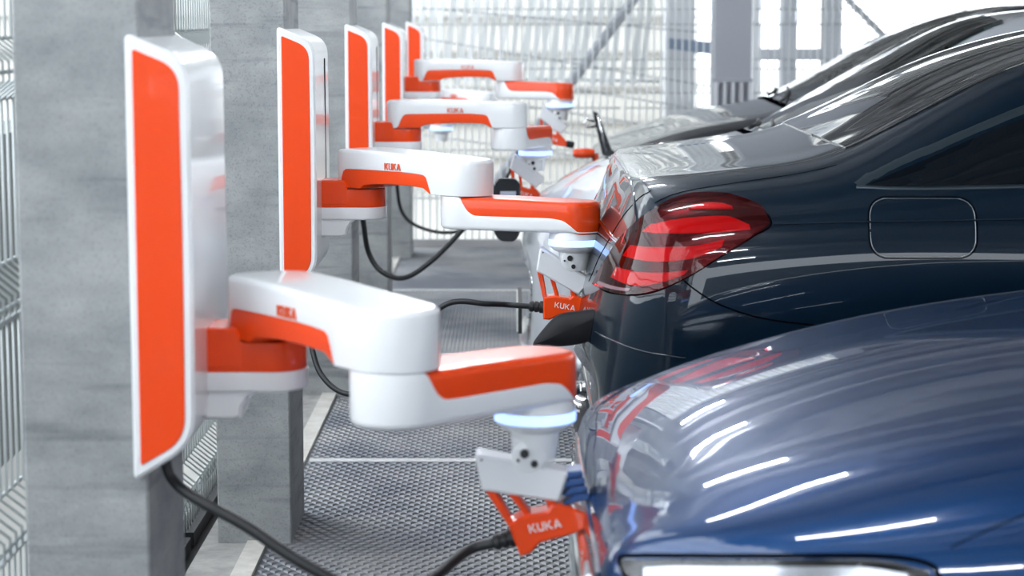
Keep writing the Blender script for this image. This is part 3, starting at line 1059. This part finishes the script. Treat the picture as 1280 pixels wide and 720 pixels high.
# ---- the dark saloon, tail towards the robots
T2 = [(.165, .60, .60, .59, .70, .56, .72, .50, .70, .36),
      (.175, .68, .64, .67, .765, .60, .785, .50, .76, .32),
      (.20, .82, .67, .81, .81, .72, .835, .55, .80, .27),
      (.25, .985, .69, .975, .85, .87, .880, .60, .83, .25),
      (.292, 1.082, .70, 1.072, .868, .945, .900, .64, .84, .24),
      (.305, 1.096, .705, 1.080, .872, .955, .904, .65, .845, .24),
      (.45, 1.116, .73, 1.096, .888, .99, .918, .70, .86, .23),
      (.80, 1.165, .745, 1.138, .905, 1.015, .930, .74, .87, .22),
      (.86, 1.195, .74, 1.160, .906, 1.018, .930, .74, .87, .22),
      (1.05, 1.29, .71, 1.245, .906, 1.022, .930, .75, .88, .21),
      (1.26, 1.385, .68, 1.340, .906, 1.025, .930, .75, .88, .21),
      (1.55, 1.465, .64, 1.415, .906, 1.028, .930, .75, .88, .20),
      (1.95, 1.512, .60, 1.460, .906, 1.03, .930, .75, .88, .20),
      (2.6, 1.515, .59, 1.465, .906, 1.02, .930, .75, .88, .20),
      (3.0, 1.48, .59, 1.430, .906, 1.01, .930, .75, .88, .20),
      (3.5, 1.28, .63, 1.235, .905, .99, .930, .74, .88, .20),
      (3.95, 1.05, .70, 1.005, .905, .96, .930, .72, .88, .20),
      (4.6, .95, .72, .90, .895, .85, .92, .65, .87, .20),
      (4.98, .84, .68, .80, .85, .74, .87, .58, .83, .22),
      (5.12, .72, .58, .70, .76, .64, .78, .52, .75, .26),
      (5.16, .60, .50, .59, .66, .56, .68, .50, .66, .32)]
k2 = Car('dark_saloon', 'dark petrol saloon seen from its rear corner, red tail lamp in view', 6.08, T2, .11, 'navy', [(1.36, .34, .34), (4.30, .34, .34)])
k2.build_body()
k2.patch('rear_window', [(.84, 5.44), (.82, 6.08), (.84, 6.72)], [(1.62, 5.52), (1.66, 6.08), (1.62, 6.64)], 'top', 'glassdark', .004, 30, 16)
k2.patch('windscreen', [(3.08, 5.56), (3.04, 6.08), (3.08, 6.60)], [(3.90, 5.42), (3.92, 6.08), (3.90, 6.74)], 'top', 'glassdark')
for md in ('side', 'far'):
    k2.patch('quarter_window', [(.862, 1.092), (1.0, 1.094), (1.30, 1.100), (1.60, 1.106)], [(.866, 1.097), (1.0, 1.150), (1.25, 1.250), (1.60, 1.355)], md, 'privacy', .003, 40, 10)
    k2.patch('side_window', [(1.66, 1.105), (2.5, 1.10), (3.62, 1.06)], [(1.68, 1.37), (2.4, 1.41), (3.45, 1.15)], md, 'privacy')
    k2.line('window_moulding', [(.835, 1.091), (1.0, 1.088), (1.30, 1.094), (1.66, 1.099), (2.5, 1.094), (3.62, 1.052)], md, .012, 'reflection_trim', .003)
    k2.line('window_reflection_trim', [(.838, 1.094), (.88, 1.118), (1.0, 1.170), (1.25, 1.270), (1.45, 1.335), (1.62, 1.38)], md, .034, 'reflection_trim', .002)  # reflection in the body paint, put in as a blue-grey strip
k2.mirror(3.45, 1.06)
for md in ('side', 'far'):
    lo = [(.222, .812), (.275, .818), (.340, .836), (.420, .875), (.500, .925), (.575, .972), (.617, 1.000)]
    hi = [(.224, .816), (.250, .880), (.290, .955), (.345, 1.018), (.420, 1.056), (.520, 1.062), (.600, 1.040), (.620, 1.006)]
    tl = k2.patch('tail_lamp', lo, hi, md, 'reddark', .003, 44, 12)

    def seg(a0, a1, v0, v1, nm, m, off=.007):
        A = resample(catmull(lo, 8), 60); B = resample(catmull(hi, 8), 60)
        n = 14
        L = []; U = []
        for i in range(n):
            k = int(59 * (a0 + (a1 - a0) * i / (n - 1)))
            L.append(A[k] * (1 - v0) + B[k] * v0); U.append(A[k] * (1 - v1) + B[k] * v1)
        k2.patch(nm, L, U, md, m, off, 24, 4, tl, .006)

    def bar(pl, ph, nm='light_bar', m='redbar', off=.008):
        k2.patch(nm, pl, ph, md, m, off, 26, 4, tl, .006)
    bar([(.325, .975), (.42, .978), (.52, .984), (.575, .990)], [(.345, .995), (.42, 1.012), (.52, 1.018), (.572, 1.000)])
    bar([(.282, .908), (.36, .910), (.44, .922), (.505, .948)], [(.300, .938), (.36, .944), (.44, .950), (.512, .966)])
    bar([(.255, .848), (.31, .846), (.375, .866), (.415, .882)], [(.268, .878), (.31, .880), (.375, .886), (.425, .893)])
    bar([(.43, 1.034), (.47, 1.034), (.51, 1.035), (.535, 1.036)], [(.435, 1.040), (.47, 1.046), (.51, 1.046), (.533, 1.041)], 'light_bar')
    bar([(.234, .820), (.27, .825), (.30, .831)], [(.238, .829), (.27, .833), (.305, .838)], 'reversing_lamp', 'revlamp', .0185)
    k2.patch('lamp_cover', lo, hi, md, 'lensred', .017, 44, 12, tl, .02)
    k2.line('lamp_edge', lo[:-1] + [(.624, 1.003)] + hi[::-1][1:-1], md, .006, 'gap', .002, True)
    fp = round_poly([(.857, .925), (1.117, .925), (1.117, 1.069), (.857, 1.069)], .052, 6)
    k2.line('fuel_flap_gap', fp, md, .005, 'gap', .0006, True, None, 2)
    k2.line('fuel_flap_rim', inset(fp, .004), md, .0016, 'steel', .0002, True, None, 2)
    k2.line('bumper_gap', [(.415, .868), (.440, .848), (.48, .822), (.53, .800), (.60, .780), (.70, .766), (.82, .758), (.95, .750)], md, .006, 'gap', .001)
    k2.line('shoulder_crease', [(.63, 1.004), (.75, 1.008), (1.0, 1.013), (1.4, 1.018), (2.2, 1.015), (3.2, 1.0)], md, .006, k2.pt, .004)
    k2.line('boot_gap', [(.345, 1.072), (.318, 1.050), (.285, 1.0), (.252, .93), (.228, .87), (.205, .80)], md, .005, 'gap', .001)
    k2.line('bumper_crease', [(.215, .70), (.26, .70), (.33, .69), (.42, .68)], md, .005, k2.pt, .004)
for sd in (-1, 1):
    k2.line('boot_lid_gap', [(.315, 6.08 + sd * .79), (.45, 6.08 + sd * .775), (.65, 6.08 + sd * .765), (.80, 6.08 + sd * .755)], 'top', .004)
k2.line('boot_spoiler', [(.31, 5.32), (.306, 5.6), (.304, 6.08), (.306, 6.56), (.31, 6.84)], 'top', .012, k2.pt, .005)
k2.line('boot_moulding', [(5.36, .93), (5.7, .945), (6.08, .95), (6.46, .945), (6.80, .93)], 'end', .012, 'chrome', .004)
k2.line('bumper_moulding', [(5.36, .46), (5.7, .45), (6.08, .45), (6.46, .45), (6.80, .46)], 'end', .016, 'chrome', .006)
for y in (5.60, 6.56):
    e = G().lathe([(.045, -.10), (.052, -.11), (.052, .12), (.045, .12)], (.27, y, .335), 'x', 28)
    e.V = [Vector((v.x, y + (v.y - y) * 1.5, v.z)) for v in e.V]
    e.obj('exhaust_tip', 'chrome', k2.root, auto=0.6)
# charging cover hanging open at the rear corner, and its socket
cov = catmull([(.056, .662), (.078, .695), (.118, .738), (.170, .752), (.244, .762), (.252, .750), (.222, .698), (.192, .672), (.126, .658), (.066, .656)], 6, True)
n = len(cov)
V = []; F = []
c0 = Vector((.15, .708))
rings = [(1.0, .014), (1.0, 0.0), (.93, -.008), (.55, -.018), (.12, -.021)]
for sc, dy in rings:
    for q in cov:
        p = c0 + (Vector((q.x, q.y)) - c0) * sc
        V.append((p.x, 5.62 - p.x * .35 + dy, p.y - .012))
for k in range(len(rings) - 1):
    for j in range(n):
        F.append((k * n + j, k * n + (j + 1) % n, (k + 1) * n + (j + 1) % n, (k + 1) * n + j))
F.append(tuple(range(n))); F.append(tuple(range((len(rings) - 1) * n, len(rings) * n)))
fcv = mk('charging_cover', V, F, 'matteblack', k2.root, auto=0.7)
G().tube([(.235, 5.53, .752), (.262, 5.50, .750)], .010, 8).obj('cover_hinge', 'black', fcv, True)
G().lathe([(.045, -.02), (.05, .06)], (.225, 5.86, .695), 'x', 24).obj('charging_socket', 'black', k2.root, auto=0.6)

# ---- the white car
T3 = [(.03, .56, .50, .55, .62, .52, .64, .44, .62, .22),
      (.045, .66, .56, .645, .70, .58, .72, .46, .69, .20),
      (.085, .745, .62, .725, .77, .66, .79, .50, .76, .20),
      (.147, .800, .66, .775, .82, .70, .84, .54, .80, .18),
      (.25, .862, .70, .828, .86, .74, .88, .57, .84, .18),
      (.39, .922, .72, .880, .88, .78, .90, .60, .86, .18),
      (.65, .980, .73, .935, .89, .84, .915, .64, .87, .18),
      (.95, 1.028, .73, .985, .895, .90, .92, .68, .88, .18),
      (1.02, 1.050, .72, 1.005, .895, .92, .92, .70, .88, .18),
      (1.2, 1.155, .68, 1.10, .895, .94, .92, .70, .88, .18),
      (1.5, 1.325, .62, 1.265, .895, .96, .92, .70, .88, .18),
      (1.87, 1.500, .58, 1.44, .895, .97, .92, .70, .88, .18),
      (2.2, 1.535, .58, 1.475, .895, .98, .92, .70, .88, .18),
      (3.0, 1.52, .58, 1.46, .895, .99, .92, .70, .88, .18),
      (3.6, 1.44, .58, 1.39, .895, 1.0, .92, .70, .88, .18),
      (4.2, 1.19, .64, 1.15, .89, 1.0, .915, .70, .87, .20),
      (4.55, 1.10, .66, 1.07, .86, .98, .89, .68, .85, .22),
      (4.85, 1.0, .64, .98, .80, .88, .83, .62, .80, .25),
      (4.90, .70, .55, .69, .70, .62, .72, .52, .70, .32)]
k3 = Car('white_car', 'silver-white car behind the dark saloon, bonnet and windscreen showing', 8.75, T3, .13, 'silver', [(.92, .34, .34), (3.75, .34, .34)])


def glasshouse(k, wl, wh, seats, mirror_at, base):
    """cut the windscreen out of the shell and furnish what shows behind it"""
    xa, xb, hw = wl, wh, 0.60
    k.build_body(lambda c: xa + .03 < c.x < xb - .02 and abs(c.y - k.yc) < hw - .10 * (c.x - xa) / (xb - xa) and c.z > base)
    k.patch('windscreen', [(xa, k.yc - hw - .03), (xa - .025, k.yc - .3), (xa - .03, k.yc), (xa - .025, k.yc + .3), (xa, k.yc + hw + .03)],
            [(xb, k.yc - hw + .08), (xb + .02, k.yc - .3), (xb + .03, k.yc), (xb + .02, k.yc + .3), (xb, k.yc + hw - .08)], 'top', 'glass', .004, 30, 20, None, .004)
    G().box(xa - .02, xb + 1.6, k.yc - .78, k.yc + .78, .42, .46).obj('cabin_floor', 'interior', k.root)
    d = G().prism(round_poly([(xa - .04, base - .35), (xa + .42, base - .35), (xa + .50, base - .02), (xa + .36, base + .03), (xa - .04, base - .045)], .03), k.yc - .68, k.yc + .68, .01).obj('dashboard', 'interior', k.root, auto=0.5)
    for sd in (-1, 1):
        y = k.yc + sd * .37
        sx = xa + seats
        st = G().prism(round_poly([(sx, .50), (sx + .14, .50), (sx + .30, 1.18), (sx + .18, 1.20)], .04), y - .24, y + .24, .03).obj('front_seat', 'interior', k.root, auto=0.5)
        G().prism(round_poly([(sx + .19, 1.22), (sx + .28, 1.20), (sx + .33, 1.38), (sx + .24, 1.39)], .03), y - .13, y + .13, .03).obj('headrest', 'seatgrey', st, auto=0.5)
    mx, mz = mirror_at
    m = G().prism(round_poly([(mx, mz), (mx + .03, mz), (mx + .035, mz + .075), (mx, mz + .07)], .01), k.yc - .12, k.yc + .12, .01).obj('rear_view_mirror', 'black', k.root, auto=0.5)


glasshouse(k3, 1.04, 1.86, .86, (1.70, 1.33), 1.06)
k3.patch('rear_window', [(3.70, 8.26), (3.66, 8.75), (3.70, 9.24)], [(4.16, 8.16), (4.18, 8.75), (4.16, 9.34)], 'top', 'glassdark')
for md in ('side', 'far'):
    k3.patch('side_window', [(1.30, 1.03), (2.4, 1.05), (3.75, 1.09)], [(1.40, 1.09), (2.2, 1.40), (3.60, 1.22)], md, 'privacy')
    hl = k3.patch('headlamp', [(.15, .70), (.25, .63), (.42, .64), (.56, .72)], [(.15, .715), (.26, .735), (.42, .755), (.565, .745)], md, 'blackgloss', .004, 26, 8)
    k3.patch('reflector', [(.19, .70), (.30, .715), (.5, .728)], [(.19, .710), (.30, .728), (.5, .742)], md, 'reflector', .007, 20, 4, hl)
    k3.patch('lamp_cover', [(.152, .70), (.25, .633), (.42, .643), (.558, .72)], [(.152, .713), (.26, .733), (.42, .753), (.563, .743)], md, 'lens', .012, 26, 8, hl)
k3.mirror(1.42, 1.06)
gl = k3.patch('grille', [(8.44, .415), (8.75, .41), (9.06, .415)], [(8.42, .485), (8.75, .49), (9.08, .485)], 'end', 'blackgloss', .004, 20, 6)
k3.line('grille_surround', [(8.42, .490), (8.75, .495), (9.08, .490), (9.06, .412), (8.75, .407), (8.44, .412)], 'end', .012, 'chrome', .005, True, gl)
k3.line('cowl', [(.985, 8.12), (.96, 8.45), (.955, 8.75), (.96, 9.05), (.985, 9.38)], 'top', .05, 'gap', .002)
for y in (8.35, 8.85):
    G().tube([k3.hit((px, py), 'top')[0] + Vector((0, 0, .012)) for px, py in ((.97, y), (1.00, y + .04), (1.035, y + .22), (1.055, y + .42))], .008, 6).obj('wiper', 'black', k3.root, True)
for sd in (-1, 1):
    k3.line('bonnet_gap', [(.40, 8.75 + sd * .80), (.65, 8.75 + sd * .79), (.95, 8.75 + sd * .77)], 'top', .004)
np_ = G().prism([(.024, .255), (.040, .255), (.040, .375), (.024, .375)], 8.46, 8.98, .002).obj('number_plate_holder', 'black', k3.root)
G().prism([(.019, .262), (.025, .262), (.025, .368), (.019, .368)], 8.468, 8.972, .001).obj('number_plate', 'plate', np_)
# open charging cover with a pale sticker in front of the nose
cov = round_poly([(-.072, .660), (-.050, .625), (.010, .622), (.032, .655), (.034, .850), (.012, .872), (-.058, .872), (-.074, .850)], .02, 4)
cv = G().prism(cov, 8.44, 8.475, .006).obj('charging_cover', 'blackgloss', k3.root, auto=0.6)
G().prism([(-.046, .788), (.016, .788), (.016, .822), (-.046, .822)], 8.4385, 8.441, .0004).obj('cover_sticker', 'label', cv)
G().tube([(.02, 8.46, .76), (.12, 8.50, .74)], .012, 8).obj('cover_hinge', 'black', cv, True)

# ---- the black car
T4 = [(.36, .60, .52, .59, .62, .55, .64, .46, .62, .30),
      (.372, .70, .58, .69, .71, .62, .73, .50, .70, .24),
      (.405, .800, .63, .775, .77, .70, .79, .54, .76, .20),
      (.47, .855, .67, .825, .82, .74, .84, .57, .81, .18),
      (.60, .912, .70, .880, .86, .79, .88, .60, .85, .18),
      (.87, .995, .72, .955, .89, .87, .91, .64, .87, .18),
      (1.10, 1.040, .73, .995, .90, .91, .92, .68, .88, .18),
      (1.30, 1.072, .72, 1.025, .90, .94, .92, .70, .88, .18),
      (1.42, 1.125, .70, 1.07, .90, .96, .92, .70, .88, .18),
      (1.9, 1.378, .62, 1.32, .90, .98, .92, .70, .88, .18),
      (2.2, 1.495, .60, 1.435, .90, .99, .92, .70, .88, .18),
      (2.5, 1.560, .59, 1.50, .90, 1.0, .92, .70, .88, .18),
      (3.2, 1.575, .59, 1.515, .90, 1.0, .92, .70, .88, .18),
      (4.0, 1.52, .59, 1.46, .90, 1.02, .92, .70, .88, .18),
      (4.6, 1.30, .62, 1.25, .89, 1.02, .915, .70, .87, .20),
      (4.95, 1.05, .62, 1.02, .82, .92, .86, .64, .82, .24),
      (5.02, .70, .55, .69, .70, .62, .72, .52, .70, .32)]
k4 = Car('black_car', 'black car farthest back, bonnet and raked windscreen against the white sky', 11.20, T4, .13, 'blackpaint', [(1.25, .35, .35), (4.1, .35, .35)])
glasshouse(k4, 1.40, 2.30, .90, (2.12, 1.32), 1.10)
k4.patch('rear_window', [(4.06, 10.72), (4.02, 11.2), (4.06, 11.68)], [(4.62, 10.66), (4.64, 11.2), (4.62, 11.74)], 'top', 'glassdark')
for md in ('side', 'far'):
    k4.patch('side_window', [(1.66, 1.05), (2.8, 1.07), (4.1, 1.12)], [(1.76, 1.12), (2.5, 1.43), (4.0, 1.30)], md, 'privacy')
    k4.patch('headlamp', [(.48, .70), (.60, .64), (.80, .70)], [(.48, .72), (.62, .745), (.81, .755)], md, 'reflector', .004, 20, 6)
k4.mirror(1.78, 1.08)
gl = k4.patch('grille', [(10.85, .40), (11.2, .38), (11.55, .40)], [(10.8, .56), (11.2, .575), (11.6, .56)], 'end', 'blackgloss', .004, 20, 6)
k4.line('cowl', [(1.345, 10.57), (1.32, 10.9), (1.315, 11.2), (1.32, 11.5), (1.345, 11.83)], 'top', .05, 'gap', .002)
for y in (10.75, 11.25):
    G().tube([k4.hit((px, py), 'top')[0] + Vector((0, 0, .012)) for px, py in ((1.33, y), (1.36, y + .04), (1.40, y + .22), (1.42, y + .42))], .008, 6).obj('wiper', 'black', k4.root, True)
# upright charging cover standing open on its nose, seen edge on
cv = G().prism(round_poly([(.455, .800), (.492, .790), (.500, .83), (.425, 1.030), (.402, 1.035), (.415, .96)], .006, 3), 10.72, 10.92, .006).obj('charging_cover', 'blackgloss', k4.root, auto=0.6)
G().tube([(.408, 10.74, .985), (.372, 10.74, .995), (.355, 10.74, .972), (.375, 10.74, .955), (.415, 10.74, .96)], .006, 6).obj('cover_latch', 'chrome', cv, True)
G().tube([(.470, 10.715, .83), (.425, 10.715, 1.015)], .006, 6).obj('cover_edge', 'chrome', cv, True)
pc = G().lathe([(.014, -.04), (.024, -.025), (.026, .03), (.02, .07)], (.350, 10.98, .812), 'x', 20).obj('charging_socket', 'orange', k4.root, auto=0.6)
